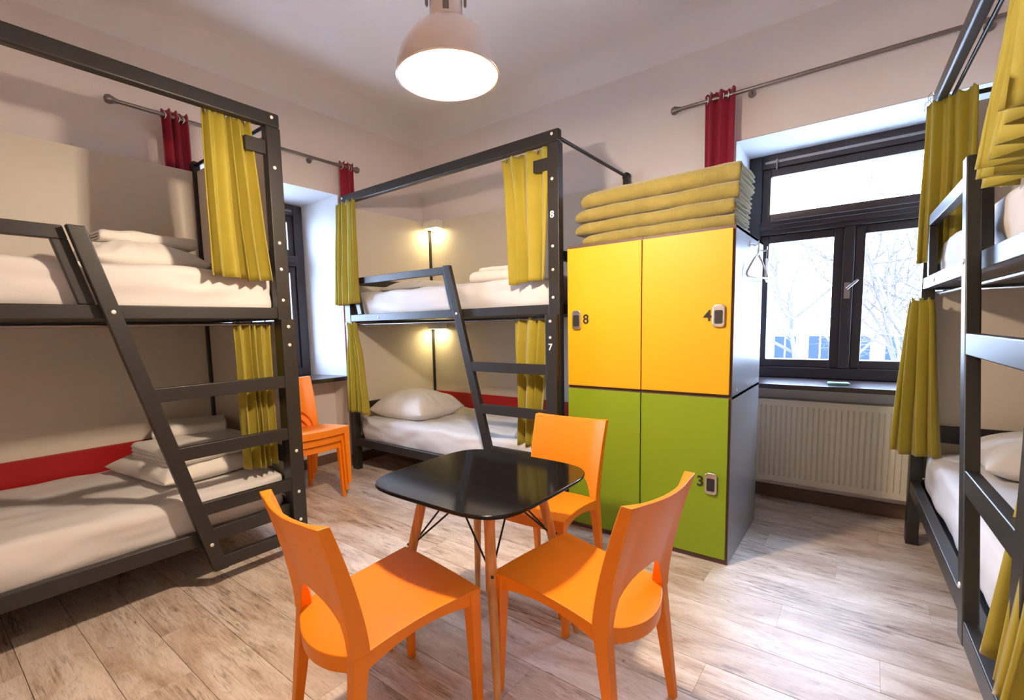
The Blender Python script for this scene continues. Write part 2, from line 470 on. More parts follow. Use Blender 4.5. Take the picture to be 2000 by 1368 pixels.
b = new_bm(); prism_xy(b, [(-4.78, LY0i + .0), (XL, LY0), (-4.13, LY0), (-4.13, LY1 - .01), (XL, LY1 - .002), (-4.78, LY1i)], WZ0 - .04, WZ0)
tag(fin('trim_3', b, 'sill', bevel=.006), kind='structure')
b = new_bm(); box(b, RX0 + .008, RX1 - .008, YR - .02, 4.63, WZ0 - .035, WZ0)
tag(fin('trim_4', b, 'sill', bevel=.006), kind='structure')

# ================================================================== BUNK BEDS
BL, BW = 2.41, 1.20
PWD, PTH = .085, .06
bolt_mesh = None
def bunk(loc, rz, label, head, dz=0.0, rungs=(1.13, .81, .49), lad_bot=.09, numbers=None, rods=(0, 1)):
    """local frame seen from the open front: x to the right, y to the back, z up"""
    root = empty('bunk_bed', loc, rz); tag(root, label, 'bunk bed', 'bunk beds')
    H = 2.675
    MZ0, MZ1, LZ0, LZ1 = 1.475 + dz, 1.54 + dz, .244 + dz, .32 + dz
    GT = 1.885 + dz
    def part(n, boxes, m='frame', parent=root, bev=.004):
        bb = new_bm()
        for q in boxes: box(bb, *q)
        return fin(n, bb, m, parent, bevel=bev)
    part('post', [(0, PWD, 0, PTH, 0, H - .083)]); part('post', [(BL - PWD, BL, 0, PTH, 0, H - .083)])
    part('back_post', [(.0, .05, BW - .05, BW, 0, 2.62)]); part('back_post', [(BL - .05, BL, BW - .05, BW, 0, 2.62)])
    part('top_rail', [(0, BL, 0, .05, H - .083, H)], bev=.012)
    part('side_rail', [(PWD, BL - PWD, .004, .05, MZ0, MZ1)]); part('side_rail', [(PWD, BL - PWD, .004, .05, LZ0, LZ1)])
    part('side_rail', [(.05, BL - .05, BW - .045, BW - .005, MZ0, MZ1)]); part('side_rail', [(.05, BL - .05, BW - .045, BW - .005, LZ0, LZ1)])
    for s in (0, 1):
        x0, x1 = (.008, .048) if s == 0 else (BL - .048, BL - .008)
        part('end_rail', [(x0, x1, PTH, BW - .05, MZ0 - .005, MZ1)]); part('end_rail', [(x0, x1, PTH, BW - .05, LZ0, LZ1)])
        part('end_rail', [(x0, x1, PTH, BW - .05, 1.835 + dz, 1.90 + dz)])
        bb = new_bm(); xm = (x0 + x1) / 2
        if s in rods:
            tube(bb, [(xm, .05, 2.63), (xm, BW - .04, 2.63)], .013, 10)
            fin('end_rod', bb, 'black', root, smooth=50)
            bb = new_bm(); lathe(bb, [(.034, 0), (.034, .02), (.018, .03)], 16)
            k = fin('rod_flange', bb, 'black', root, smooth=50, loc=(xm, BW - .012, 2.63), rot=(PI / 2, 0, 0))
        bx0, bx1 = BL - PWD - .12, BL - PWD
        if s == 1: part('corner_bracket', [(bx0, bx1, .012, .04, 2.43, 2.51)])
    hx0, hx1 = (.01, .028) if head == 'left' else (BL - .028, BL - .01)
    if head == 'left': part('head_board', [(.028, .055, PTH, BW - .05, .565 + dz, .665 + dz)])
    else: part('head_board', [(BL - .055, BL - .028, PTH, BW - .05, .565 + dz, .665 + dz)])
    # cladding
    part('end_panel', [(hx0 + (0 if head == 'left' else 0), hx1, PTH + .002, BW - .05, MZ1 + .01, 2.585)], 'panel', bev=.002)
    part('end_panel', [(hx0, hx1, PTH + .002, BW - .05, LZ1 + .01, MZ0 - .012)], 'panel', bev=.002)
    part('back_panel', [(.05, BL - .05, BW - .03, BW - .012, MZ1 + .01, 2.585)], 'panel', bev=.002)
    part('back_panel', [(.05, BL - .05, BW - .03, BW - .012, LZ1 + .01, MZ0 - .012)], 'panel', bev=.002)
    tag(part('back_board', [(.055, BL - .055, BW - .055, BW - .031, LZ1 + .01, .665 + dz)], 'red'), 'red board along the back')
    tag(part('back_board', [(.055, BL - .055, BW - .055, BW - .031, MZ1 + .01, 1.80 + dz)], 'red'), 'red board along the back')
    part('bed_base', [(.05, BL - .05, .05, BW - .06, MZ0 + .01, MZ0 + .03)], 'black'); part('bed_base', [(.05, BL - .05, .05, BW - .06, LZ0 + .01, LZ0 + .03)], 'black')
    # curtain rods
    for z in (2.615, MZ0 - .03):
        bb = new_bm(); tube(bb, [(PWD + .01, .075, z), (BL - PWD - .01, .075, z)], .009, 10); fin('curtain_rod', bb, 'steel' if z < 2 else 'black', root, smooth=50)
    # ladder in front of the frame
    xt, xb, wd = 1.375, 1.85, .075
    y0, y1 = -.042, -.002
    lb = lad_bot; lt = GT
    sl = (xb - xt) / (lt - lb)
    lx = lambda z: xt + (lt - z) * sl           # left edge of the slanted side
    bb = new_bm(); prism_xz(bb, [(lx(lt), lt), (lx(lt) + wd * .9, lt), (lx(lb) + wd, lb), (lx(lb), lb)], y0, y1); fin('ladder_side', bb, 'frame', root, bevel=.005)
    part('ladder_side', [(BL - PWD - .006, BL - .002, y0, y1, lb, MZ0 - .004)], bev=.005)
    for z in list(rungs) + [lb + .075]:
        bb = new_bm(); z0 = z - .072
        prism_xz(bb, [(lx(z) + wd * .9, z), (BL - PWD - .006, z), (BL - PWD - .006, z0), (lx(z0) + wd * .9, z0)], y0 + .002, y1 - .002); fin('rung', bb, 'frame', root, bevel=.004)
    # guard rail left of the ladder
    gb = MZ1 + .002; gw = .06
    gl = PWD + .02
    bb = new_bm(); prism_xz(bb, [(gl + .0, GT), (lx(GT) - .004, GT), (lx(GT - gw) - .004, GT - gw), (gl + sl * gw, GT - gw)], .004, .044); fin('guard_rail', bb, 'frame', root, bevel=.004)
    for e in (0, 1):
        a = (lambda z: lx(z) - .004 - gw) if e else (lambda z: gl + (GT - z) * sl)
        zt = GT - gw
        bb = new_bm(); prism_xz(bb, [(a(zt), zt), (a(zt) + gw, zt), (a(gb) + gw, gb), (a(gb), gb)], .006, .042); fin('guard_post', bb, 'frame', root, bevel=.004)
    # bolts
    global bolt_mesh
    xr = BL - PWD / 2 - .006
    spots = [(xr, 0, H - .03), (xr, 0, 2.36), (xr, 0, 1.925 + dz), (xr, 0, 1.77 + dz), (xr, 0, 1.585 + dz), (xr, y0, MZ0 - .05), (xr, y0, MZ0 - .16), (xr, y0, .66), (xr, y0, .40), (xr, y0, .22),
             (lx(MZ0 + .03) + wd / 2, y0, MZ0 + .03), (lx(lb + .16) + wd / 2, y0, lb + .16), (.5, .004, MZ0 + .03), (PWD / 2, 0, H - .03), (PWD / 2, 0, 2.36), (PWD / 2, 0, 1.1)]
    for x, yy, z in spots:
        if z < lb + .03: continue
        if bolt_mesh is None:
            bb = new_bm(); lathe(bb, [(.0105, 0), (.0105, .002), (.008, .0045), (.003, .005)], 12)
            o = fin('bolt', bb, 'bolt', root, smooth=50); bolt_mesh = o.data
        else:
            o = bpy.data.objects.new('bolt', bolt_mesh); COL.objects.link(o); o.parent = root
        o.location = (x, yy, z); o.rotation_euler = (PI / 2, 0, 0)
    for s, x, yy, z in (numbers or []):
        t = text_mesh('bed_number', s, .062, 'paint', root, Matrix.Translation((x, yy - .002, z)) @ Matrix.Rotation(PI / 2, 4, 'X'))
        tag(t, 'white number ' + s)
    mw = Matrix.Translation(loc) @ Matrix.Rotation(rz, 4, 'Z')
    return dict(root=root, mw=mw, rz=rz, dz=dz)
B1 = bunk((-2.80, 1.566 - BL, 0), PI / 2, 'dark metal bunk bed along the left wall, slanted ladder beside an orange chair', 'right')
B2 = bunk((-4.05, 2.82, 0), 0.0, 'dark metal bunk bed in the far corner, numbered 8 and 7, left of the lockers', 'left', rods=(1,),
          numbers=[('8', BL - PWD / 2 - .008, 0, 2.13), ('7', BL - PWD / 2 - .006, -.042, 1.25)])
B3 = bunk((.225, 3.89, 0), -PI / 2 + .042, 'dark metal bunk bed at the right edge in front of the window', 'left', dz=.084, rungs=(1.341, .903), lad_bot=.385)

# ---- mattresses, soft things
def wrinkle(p, s, amp, seed=0.0):
    return mnoise.noise(Vector((p[0] * s + seed, p[1] * s - seed, p[2] * s + seed * .5))) * amp
def soft_box(bm, sx, sy, sz, r, n=(30, 18, 6), amp=.006, seed=1.0, flat_bottom=True):
    nx, ny, nz = n
    vd = {}
    def V(i, j, k):
        key = (i, j, k)
        if key not in vd:
            p = Vector((-sx / 2 + sx * i / nx, -sy / 2 + sy * j / ny, sz * k / nz))
            c = Vector((max(-sx / 2 + r, min(sx / 2 - r, p.x)), max(-sy / 2 + r, min(sy / 2 - r, p.y)), max(r, min(sz - r, p.z))))
            d = p - c
            if d.length > 1e-6:
                nrm = d.normalized(); q = c + nrm * r
            else: nrm = Vector((0, 0, 0)); q = p
            if k == 0 and 0 < i < nx and 0 < j < ny: nrm = Vector((0, 0, 0))
            elif nrm.length == 0: nrm = Vector((0, 0, 1))
            w = wrinkle((p.x * 1.0, p.y * 1.0, p.z * 3), 5, amp, seed) + wrinkle((p.x * .35 + p.z * 1.2, p.y * 1.6 + p.z * 2.4, p.z * 1.5), 8, amp * .9, seed + 3) + wrinkle((p.x * .25, p.y * .8 + p.z * 2.2 + p.x * .3, p.z), 17, amp * .5, seed + 7)
            vd[key] = bm.verts.new(q + nrm * w)
        return vd[key]
    for i in range(nx):
        for j in range(ny):
            for k in (0, nz): bm.faces.new((V(i, j, k), V(i + 1, j, k), V(i + 1, j + 1, k), V(i, j + 1, k)))
    for i in range(nx):
        for k in range(nz):
            for j in (0, ny): bm.faces.new((V(i, j, k), V(i + 1, j, k), V(i + 1, j, k + 1), V(i, j, k + 1)))
    for j in range(ny):
        for k in range(nz):
            for i in (0, nx): bm.faces.new((V(i, j, k), V(i, j + 1, k), V(i, j + 1, k + 1), V(i, j, k + 1)))
def place(B, o, x, y, z, rz=0.0):
    o.location = B['mw'] @ Vector((x, y, z)); o.rotation_euler = (0, 0, B['rz'] + rz); return o
def mattress(B, up, label, seed):
    z0 = (1.475 if up else .244) + B['dz'] + .031
    bb = new_bm(); soft_box(bb, 2.27, 1.075, .245, .055, (56, 28, 8), .014, seed)
    o = fin('mattress', bb, 'sheet', smooth=True, sub=1)
    tag(o, label, 'mattress', 'sheeted mattresses'); return place(B, o, BL / 2, .60, z0)
mattress(B1, 1, 'white sheeted mattress on the upper berth of the left bunk bed', 1)
mattress(B1, 0, 'white sheeted mattress on the lower berth of the left bunk bed', 9)
mattress(B2, 1, 'white sheeted mattress on the upper berth of the corner bunk bed', 17)
mattress(B2, 0, 'white sheeted mattress on the lower berth of the corner bunk bed', 25)
mattress(B3, 1, 'white sheeted mattress on the upper berth of the right bunk bed', 33)
mattress(B3, 0, 'white sheeted mattress on the lower berth of the right bunk bed', 41)
TOPZ = lambda B, up: (1.475 if up else .244) + B['dz'] + .031 + .245

def pillow(sx, sy, h, seed, amp=.012, n=30):
    bb = new_bm(); rows = {}
    def prof(u, v):
        a, c = abs(2 * u - 1), abs(2 * v - 1)
        return ((1 - a ** 2.6) * (1 - c ** 2.6)) ** .55
    for side in (0, 1):
        for i in range(n + 1):
            for j in range(n + 1):
                edge = i in (0, n) or j in (0, n)
                if side and edge: rows[side, i, j] = rows[0, i, j]; continue
                u, v = i / n, j / n
                a, c = 2 * u - 1, 2 * v - 1
                x = a * sx / 2 * (1 - .05 * (1 - c * c)) ; y_ = c * sy / 2 * (1 - .06 * (1 - a * a))
                t = prof(u, v)
                rad = math.hypot(a, c)
                wr = (wrinkle((math.atan2(c, a) * 3.0, rad * .9, side), 1.7, amp * (rad ** 1.5) * 1.6, seed) + wrinkle((x, y_, side), 9, amp * .7, seed)) * min(1, t * 2)
                z = h * .30 + (h * .70 * t if side else -h * .30 * min(1, t * 1.5)) + wr * (1 if side else .2)
                rows[side, i, j] = bb.verts.new((x, y_, max(0.0, z)))
        for i in range(n):
            for j in range(n): bb.faces.new((rows[side, i, j], rows[side, i + 1, j], rows[side, i + 1, j + 1], rows[side, i, j + 1]))
    return bb
def folded(sx, sy, hh, layers, seed, amp=.008, droop=.0, t=None, nx=28, sleeves=2):
    """folded textile: nested U folds whose round edge faces -y, layer ends open at +x"""
    bb = new_bm(); Rr = hh / 2
    t = t or Rr / (sleeves + .4)
    for s in range(sleeves):
        r_out = Rr - s * (Rr / sleeves); r_in = max(.002, r_out - t)
        ylen = sy - Rr
        path = []
        for k in range(9): path.append(('b', k / 8))
        for k in range(1, 12): path.append(('a', k / 12))
        for k in range(9): path.append(('t', k / 8))
        def pt(r, kind, q):
            if kind == 'b': return (sy / 2 - (sy - Rr) * q, Rr - r)
            if kind == 't': return (-sy / 2 + Rr + (sy - Rr) * q, Rr + r)
            a = -PI / 2 - PI * q
            return (-sy / 2 + Rr + r * math.cos(a), Rr + r * math.sin(a))
        m_ = len(path)
        def fn(i, j):
            x = -sx / 2 + sx * i / nx
            r = r_out
            jj = j
            if j >= m_: jj = 2 * m_ - 1 - j; r = r_in
            y_, z_ = pt(r, *path[jj])
            e = min(1, (i / nx) / .06)
            zs = 1 - droop * (1 - math.sin(min(1, i / nx / .35) * PI / 2)) - .25 * (1 - math.sqrt(max(0, 1 - (1 - e) ** 2)))
            z_ = z_ * zs
            p = (x, y_, z_)
            w = wrinkle(p, 7, amp, seed + s * 5) + wrinkle(p, 19, amp * .45, seed)
            lay = max(0.0, min(1.0, z_ / hh * 2))
            return (x + w * .6 + (rough(seed + s, j) if i == nx else 0), y_ + w * (.9 if path[jj][0] == 'a' else .3), max(0.0005 + s * .001, z_ + w * lay))
        vs_ = [[bb.verts.new(fn(i, j)) for j in range(2 * m_)] for i in range(nx + 1)]
        for i in range(nx):
            for j in range(2 * m_):
                bb.faces.new((vs_[i][j], vs_[i + 1][j], vs_[i + 1][(j + 1) % (2 * m_)], vs_[i][(j + 1) % (2 * m_)]))
        for e in (0, nx):
            for j in range(m_ - 1):
                bb.faces.new((vs_[e][j], vs_[e][j + 1], vs_[e][2 * m_ - 2 - j], vs_[e][2 * m_ - 1 - j]))
    return bb
def rough(seed, j): return .005 * mnoise.noise(Vector((seed * 3.1, j * .35, 0.5)))
def soft(name, bb, m, B, x, y, z, rz, label, cat, group=None, sub=1):
    o = fin(name, bb, m, smooth=True, sub=sub); tag(o, label, cat, group); return place(B, o, x, y, z, rz)
tz = TOPZ(B1, 1)
soft('pillow', pillow(.60, .55, .18, 3, .016), 'linen', B1, 1.78, .55, tz - .006, .1, 'plump white pillow on the left upper berth, under folded linen', 'pillow', 'white pillows')
soft('folded_linen', folded(.48, .40, .07, 3, 5, .012), 'linen', B1, 1.82, .60, tz + .145, .05, 'folded white bed linen on the pillow of the left upper berth', 'bed linen', 'folded white bed linen')
tz = TOPZ(B1, 0)
soft('pillow', pillow(.66, .80, .17, 13), 'linen', B1, 2.0, .64, tz - .006, .12, 'rumpled white pillow on the left lower berth behind the ladder', 'pillow', 'white pillows')
soft('folded_linen', folded(.54, .54, .10, 3, 15, .014), 'linen', B1, 2.03, .56, tz + .11, .14, 'folded white bed linen on the pillow of the left lower berth', 'bed linen', 'folded white bed linen')
soft('folded_towel', folded(.42, .34, .075, 2, 19, .012), 'linen', B1, 2.10, .86, tz + .20, -.35, 'small white towel at the back of the left lower berth', 'towel', 'white towels')
tz = TOPZ(B2, 1)
soft('pillow', pillow(.60, .70, .14, 23), 'linen', B2, .42, .66, tz - .006, 0, 'white pillow on the upper berth of the corner bunk bed', 'pillow', 'white pillows')
soft('folded_towel', folded(.42, .36, .085, 2, 27, .010), 'linen', B2, 1.72, .30, tz - .002, .12, 'folded white towel below mustard curtain on the upper corner berth', 'towel', 'white towels')
soft('folded_towel', folded(.34, .28, .035, 2, 29, .010), 'linen', B2, 1.75, .30, tz + .078, .2, 'thin white towel lying on top of another on the upper corner berth', 'towel', 'white towels')
tz = TOPZ(B2, 0)
soft('pillow', pillow(.74, .66, .27, 33, .016), 'linen', B2, .47, .47, tz - .008, .04, 'plump white pillow at the head of the lower corner berth', 'pillow', 'white pillows')
soft('folded_towel', folded(.40, .30, .09, 2, 37, .008), 'linen', B2, 2.09, .32, tz - .002, .15, 'rolled white towel behind the ladder of the lower corner berth', 'towel', 'white towels')
tz = TOPZ(B3, 0)
soft('pillow', pillow(.56, .72, .22, 43), 'linen', B3, .42, .56, tz - .008, .0, 'white pillow on the lower berth of the right bunk bed', 'pillow', 'white pillows')

# ---- curtains
def drape(B, label, xt, zt, xb, zb, folds, amp=.035, y=.075, out=0.0, seed=0, m='mustard', group='mustard bed curtains', name='bed_curtain', pinch=None, twist=0.0, hook=True, turn=0.0):
    """xt, xb: (left, right) edges at the top and at the hem, in the bed's own frame"""
    nu, nv = folds * 12, 26
    rr = random.Random(seed)
    ph = [rr.uniform(-.6, .6) for _ in range(folds + 2)]
    am = [rr.uniform(.5, 1.35) for _ in range(folds + 2)]
    bb = new_bm(); cx = (xt[0] + xt[1]) / 2
    def fn(u, v):
        s = v ** .9
        x0 = xt[0] + (xb[0] - xt[0]) * s; x1 = xt[1] + (xb[1] - xt[1]) * s
        if pinch:
            pz, pw = pinch; g = math.exp(-((v - pz) / .16) ** 2) * pw
            c = (x0 + x1) / 2; x0 += (c - x0) * g; x1 += (c - x1) * g
        uw = min(1.0, max(0.0, u + .045 * math.sin(2 * PI * u * 1.5 + seed) * math.sin(PI * u) + .02 * math.sin(2 * PI * u * 3.3 + 2 * seed) * math.sin(PI * u)))
        k = uw * folds; i = int(min(folds - 1e-6, k)); fr = k - i
        A = amp * ((am[i] * (1 - fr) + am[i + 1] * fr)) * (.55 + .45 * v) * (1 - .0 * v)
        a = 2 * PI * k + (ph[i] * (1 - fr) + ph[i + 1] * fr) * (1 + 1.2 * v) + twist * v
        yy = A * math.sin(a)
        xx = x0 + (x1 - x0) * u + A * .22 * math.sin(2 * a + .4) * (.4 + .6 * v)
        head = .018 * math.cos(a) ** 2 if v < .02 else 0
        z = zt + (zb - zt) * v - head + (.004 * math.sin(a * .5 + seed) + .008 * math.sin(5 * u + seed)) * (v ** 6)
        yy += out * v ** 1.4 + .012 * mnoise.noise(Vector((u * 3, v * 2.2, seed)))
        if turn:
            px_ = xx - xt[0]; q = turn * (.6 + .4 * v)
            xx, yy = xt[0] + px_ * math.cos(q) - yy * math.sin(q), px_ * math.sin(q) + yy * math.cos(q)
        return (xx - cx, yy, z - zb)
    grid(bb, nu, nv, fn)
    o = fin(name, bb, m, smooth=True, solid=.004, sub=0)
    tag(o, label, 'curtain', group)
    if B is not None: place(B, o, cx, y, zb)
    if hook:
        for k in range(folds):
            if k % 2: continue
            hb = new_bm(); xk = xt[0] + (xt[1] - xt[0]) * (k + .35) / folds - cx
            h = zt - zb
            tube(hb, [(xk, 0, h - .02), (xk, -.012, h - .045), (xk, -.012, h - .005), (xk, .006, h + .012), (xk, .012, h - .005)], .0022, 6)
            fin('curtain_hook', hb, 'chrome', o, smooth=True)
    return o
drape(B1, 'mustard curtain hanging at the upper berth of the left bunk bed', (BL - .41, BL - .15), 2.61, (BL - .44, BL - .11), 1.70, 5, .032, seed=1, y=.055, out=-.055)
drape(B1, 'mustard curtain behind the ladder of the left bunk bed', (BL - .31, BL - .095), 1.455, (BL - .30, BL - .10), .575, 5, .034, y=.09, seed=2)
drape(B2, 'left mustard curtain at the upper berth of the corner bunk bed', (-.01, .29), 2.60, (-.09, .27), 1.64, 4, .032, y=-.035, seed=3)
drape(B2, 'right mustard curtain at the upper berth of the corner bunk bed, beside number 8', (BL - .50, BL - .10), 2.60, (BL - .40, BL - .09), 1.70, 3, .034, seed=4, y=.055, out=-.055)
drape(B2, 'left mustard curtain at the lower berth of the corner bunk bed, beside the pillow', (.05, .24), 1.47, (.03, .36), .60, 4, .032, y=-.035, seed=5, pinch=(.14, .3), out=-.02)
drape(B2, 'right mustard curtain at the lower berth of the corner bunk bed, behind the ladder', (BL - .43, BL - .10), 1.46, (BL - .43, BL - .21), .50, 4, .03, y=.085, seed=6)
drape(B3, 'far mustard curtain at the upper berth of the right bunk bed, against the window', (.11, .36), 2.60, (.11, .33), 1.70, 4, .032, y=-.03, seed=7, out=.0, turn=R(76))
drape(B3, 'far mustard curtain at the lower berth of the right bunk bed, over the radiator', (.11, .24), 1.51, (.09, .30), .60, 3, .036, y=-.05, seed=8, out=-.10, turn=R(72))
drape(B3, 'near mustard curtain at the upper berth of the right bunk bed', (BL - .68, BL - .12), 2.60, (BL - .76, BL + .08), 1.80, 8, .062, y=.04, seed=9, out=-.035, turn=R(-8))
drape(B3, 'near mustard curtain at the lower berth of the right bunk bed, reaching the picture corner', (BL - .30, BL - .08), 1.53, (BL - .33, BL + .10), .54, 7, .05, y=.075, seed=10, out=-.05, turn=R(-9))

# ---- reading lamps of the corner bunk
def reading_lamp(x, y, z, label, w):
    root = empty('reading_lamp', B2['mw'] @ Vector((x, y, z)), 0); tag(root, label, 'reading lamp', 'reading lamps in the corner bunk')
    bb = new_bm(); box(bb, -.10, .10, -.055, .055, 0, .085); fin('lamp_body', bb, 'white', root, bevel=.008)
    bb = new_bm(); box(bb, -.085, .085, -.045, .045, -.003, .0); fin('lamp_lens', bb, 'spot', root)
    bb = new_bm(); box(bb, .02, .045, -.062, -.055, .03, .06); fin('lamp_switch', bb, 'white', root, bevel=.003)
    l = bpy.data.lights.new('reading_light', 'AREA'); l.shape = 'RECTANGLE'; l.size = .15; l.size_y = .08; l.energy = w; l.color = (1.0, .80, .38)
    lo = bpy.data.objects.new('reading_light', l); COL.objects.link(lo); lo.parent = root; lo.location = (0, 0, -.008)
reading_lamp(.15, BW - .095, 2.505, 'small white reading lamp in the corner above the upper berth', .7)
reading_lamp(.17, BW - .095, 1.385, 'small white reading lamp in the corner above the lower berth', .7)

# ================================================================== LOCKERS
LX = (-1.605, -1.095, -.585); LYF, LYB = 2.862, 3.70; LZ = (0.0, .98, 1.917)
def locker(ci, ri, label, door_m, lockx, lockz, num, numx):
    x0, x1 = LX[ci], LX[ci + 1]; z0, z1 = LZ[ri], LZ[ri + 1]
    root = empty('locker', ((x0 + x1) / 2, (LYF + LYB) / 2, z0)); tag(root, label, 'locker', 'numbered lockers')
    hw = (x1 - x0) / 2 - .0005; hd = (LYB - LYF) / 2; h = z1 - z0; t = .018; g = .0008
    bb = new_bm()
    box(bb, -hw, -hw + t, -hd + .02, hd, g, h - g); box(bb, hw - t, hw, -hd + .02, hd, g, h - g)
    box(bb, -hw + t, hw - t, hd - .008, hd, g, h - g)
    fin('locker_body', bb, 'locker', root, bevel=.001)
    bb = new_bm(); box(bb, -hw, hw, -hd + .019, hd, h - t, h - g)
    fin('top_board', bb, 'edge', root, bevel=.001)
    zb = .045 if ri == 0 else .006
    bb = new_bm(); box(bb, -hw + t, hw - t, -hd + .02, hd - .01, zb, zb + t); fin('bottom_board', bb, 'dark', root)
    bb = new_bm(); box(bb, -hw + .002, hw - .002, -hd + .017, -hd + .0195, .001, h - .002); fin('front_edging', bb, 'edge', root)
    if ri == 0:
        bb = new_bm(); box(bb, -hw + t, hw - t, -hd + .03, -hd + .045, .001, zb); fin('plinth', bb, 'black', root)
    dz0, dz1 = (zb - .01, h - .010) if ri == 0 else (.012, h - .020)
    dx0, dx1 = -hw + .003, hw - .003
    if ci == 1: dx1 = hw - .012
    bb = new_bm(); box(bb, dx0, dx1, -hd, -hd + .016, dz0, dz1)
    d = fin('locker_door', bb, door_m, root, bevel=.0015)
    cx = (x0 + x1) / 2; lz = lockz - z0; lxx = lockx - cx
    def rrect(w, hh, r, n=5):
        pts = []
        for sx, sy, a0 in ((1, 1, 0), (-1, 1, PI / 2), (-1, -1, PI), (1, -1, 3 * PI / 2)):
            for k in range(n + 1):
                a = a0 + PI / 2 * k / n; pts.append((sx * (w / 2 - r) + r * math.cos(a), sy * (hh / 2 - r) + r * math.sin(a)))
        return pts
    bb = new_bm(); prism_xz(bb, [(lxx + p, lz + q) for p, q in rrect(.064, .125, .02)], -hd - .016, -hd); lk_ = fin('lock', bb, 'chrome', d, bevel=.005, bseg=3)
    bb = new_bm(); prism_xz(bb, [(lxx + p, lz - .006 + q) for p, q in rrect(.042, .075, .008)], -hd - .0185, -hd - .0155)
    fin('lock_display', bb, 'ink', d, bevel=.001)
    if num:
        tt = text_mesh('locker_number', num, .085, 'ink', d, Matrix.Translation((numx - cx, -hd - .0015, lz)) @ Matrix.Rotation(PI / 2, 4, 'X'))
    return root, hw, hd
locker(0, 0, 'lower green locker beside the corner bunk, behind an orange chair', 'green', -1.535, .47, None, 0)
locker(1, 0, 'lower green locker with number 3 beside its lock', 'green', -.677, .475, '3', -.737)
locker(0, 1, 'upper yellow locker with number 8 beside its lock', 'yellow', -1.531, 1.43, '8', -1.467)
r4, hw4, hd4 = locker(1, 1, 'upper yellow locker with number 4, coat hooks on its side', 'yellow', -.656, 1.43, '4', -.716)
def side_hook(yw, zw):
    yy = yw - (LYF + LYB) / 2; zz = zw - LZ[1]
    bb = new_bm(); box(bb, hw4, hw4 + .004, yy - .012, yy + .012, zz - .02, zz + .02)
    tube(bb, [(hw4 + .003, yy, zz), (hw4 + .03, yy, zz - .01), (hw4 + .045, yy, zz), (hw4 + .045, yy, zz + .018)], .004, 8)
    fin('coat_hook', bb, 'chrome', r4, smooth=40)
HY = (3.26, 3.56)
for yy in HY: side_hook(yy, 1.853)
for y_, z_ in ((3.0, .955), (3.0, 1.005), (3.3, .955), (3.3, 1.005), (3.62, .955), (3.62, 1.005)):
    if z_ > .98:
        bb = new_bm(); lathe(bb, [(.008, 0), (.008, .002), (.003, .003)], 10)
        fin('screw', bb, 'bolt', r4, smooth=50, loc=(hw4 + .0, y_ - (LYF + LYB) / 2, z_ - LZ[1]), rot=(0, PI / 2, 0))
def hanger(yw, rz, label):
    bb = new_bm(); zt = 1.845
    tube(bb, [(0, .0, .0), (0, .012, .012), (0, .012, .028), (0, .0, .034), (0, -.012, .026)], .003, 8)
    tube(bb, [(0, 0, .0), (0, 0, -.03)], .003, 8)
    pts = [(0, 0, -.03), (0, .06, -.06), (0, .165, -.14), (0, .17, -.155), (0, .155, -.163), (0, 0, -.165), (0, -.155, -.163), (0, -.17, -.155), (0, -.165, -.14), (0, -.06, -.06), (0, 0, -.03)]
    tube(bb, pts, .006, 8)
    o = fin('coat_hanger', bb, 'white', smooth=True, loc=(-.585 + .043, yw, zt - .024), rot=(0, 0, rz))
    tag(o, label, 'hanger', 'white hangers')
hanger(HY[0], R(-9), 'white plastic hanger on the front hook of the locker side')
hanger(HY[1], R(7), 'white plastic hanger on the rear hook near the window')
# ---- blankets on the lockers
zb = LZ[2] + .001
bl = [('lowest olive fleece blanket, directly on the lockers', -1.07, .93, .078, .0), ('second olive fleece blanket from the bottom of the stack', -1.095, .98, .085, -.01),
      ('third olive fleece blanket from the bottom of the stack', -1.09, .99, .09, .012), ('topmost olive fleece blanket of the stack on the lockers', -1.065, .96, .105, .0)]
for i, (lab, cx, sx, hh, rz) in enumerate(bl):
    bb = folded(sx, .44, hh, 3, 50 + i * 3, .008, droop=.14, nx=40, sleeves=2, t=hh * .14)
    o = fin('folded_blanket', bb, 'blanket', smooth=True, sub=1, loc=(cx, 3.16, zb), rot=(0, 0, rz))
    tag(o, lab, 'blanket', 'folded olive blankets'); zb += hh * .985

# ================================================================== TABLE
TC = (-1.29, 1.545)
t = empty('table', (*TC, 0)); tag(t, 'black glossy square table with rounded corners and beech legs', 'table')
def squircle(hs, r, n=10):
    pts = []
    for sx, sy, a0 in ((1, 1, 0), (-1, 1, PI / 2), (-1, -1, PI), (1, -1, 3 * PI / 2)):
        for k in range(n + 1):
            a = a0 + PI / 2 * k / n; pts.append((sx * (hs - r) + r * math.cos(a), sy * (hs - r) + r * math.sin(a)))
    return pts
TZ = .76
def superell(hs, e, n=72):
    f_ = lambda c: math.copysign(abs(c) ** (2 / e), c)
    return [(hs * f_(math.cos(2 * PI * k / n)), hs * f_(math.sin(2 * PI * k / n))) for k in range(n)]
b = new_bm(); prism_xy(b, superell(.372, 4.6), TZ - .016, TZ); fin('table_top', b, 'table', t, bevel=.006, bseg=3)
b = new_bm(); box(b, -.19, .19, -.02, .02, TZ - .034, TZ - .0165); box(b, -.02, .02, -.19, .19, TZ - .034, TZ - .0165); fin('top_bracket', b, 'black', t, bevel=.002)
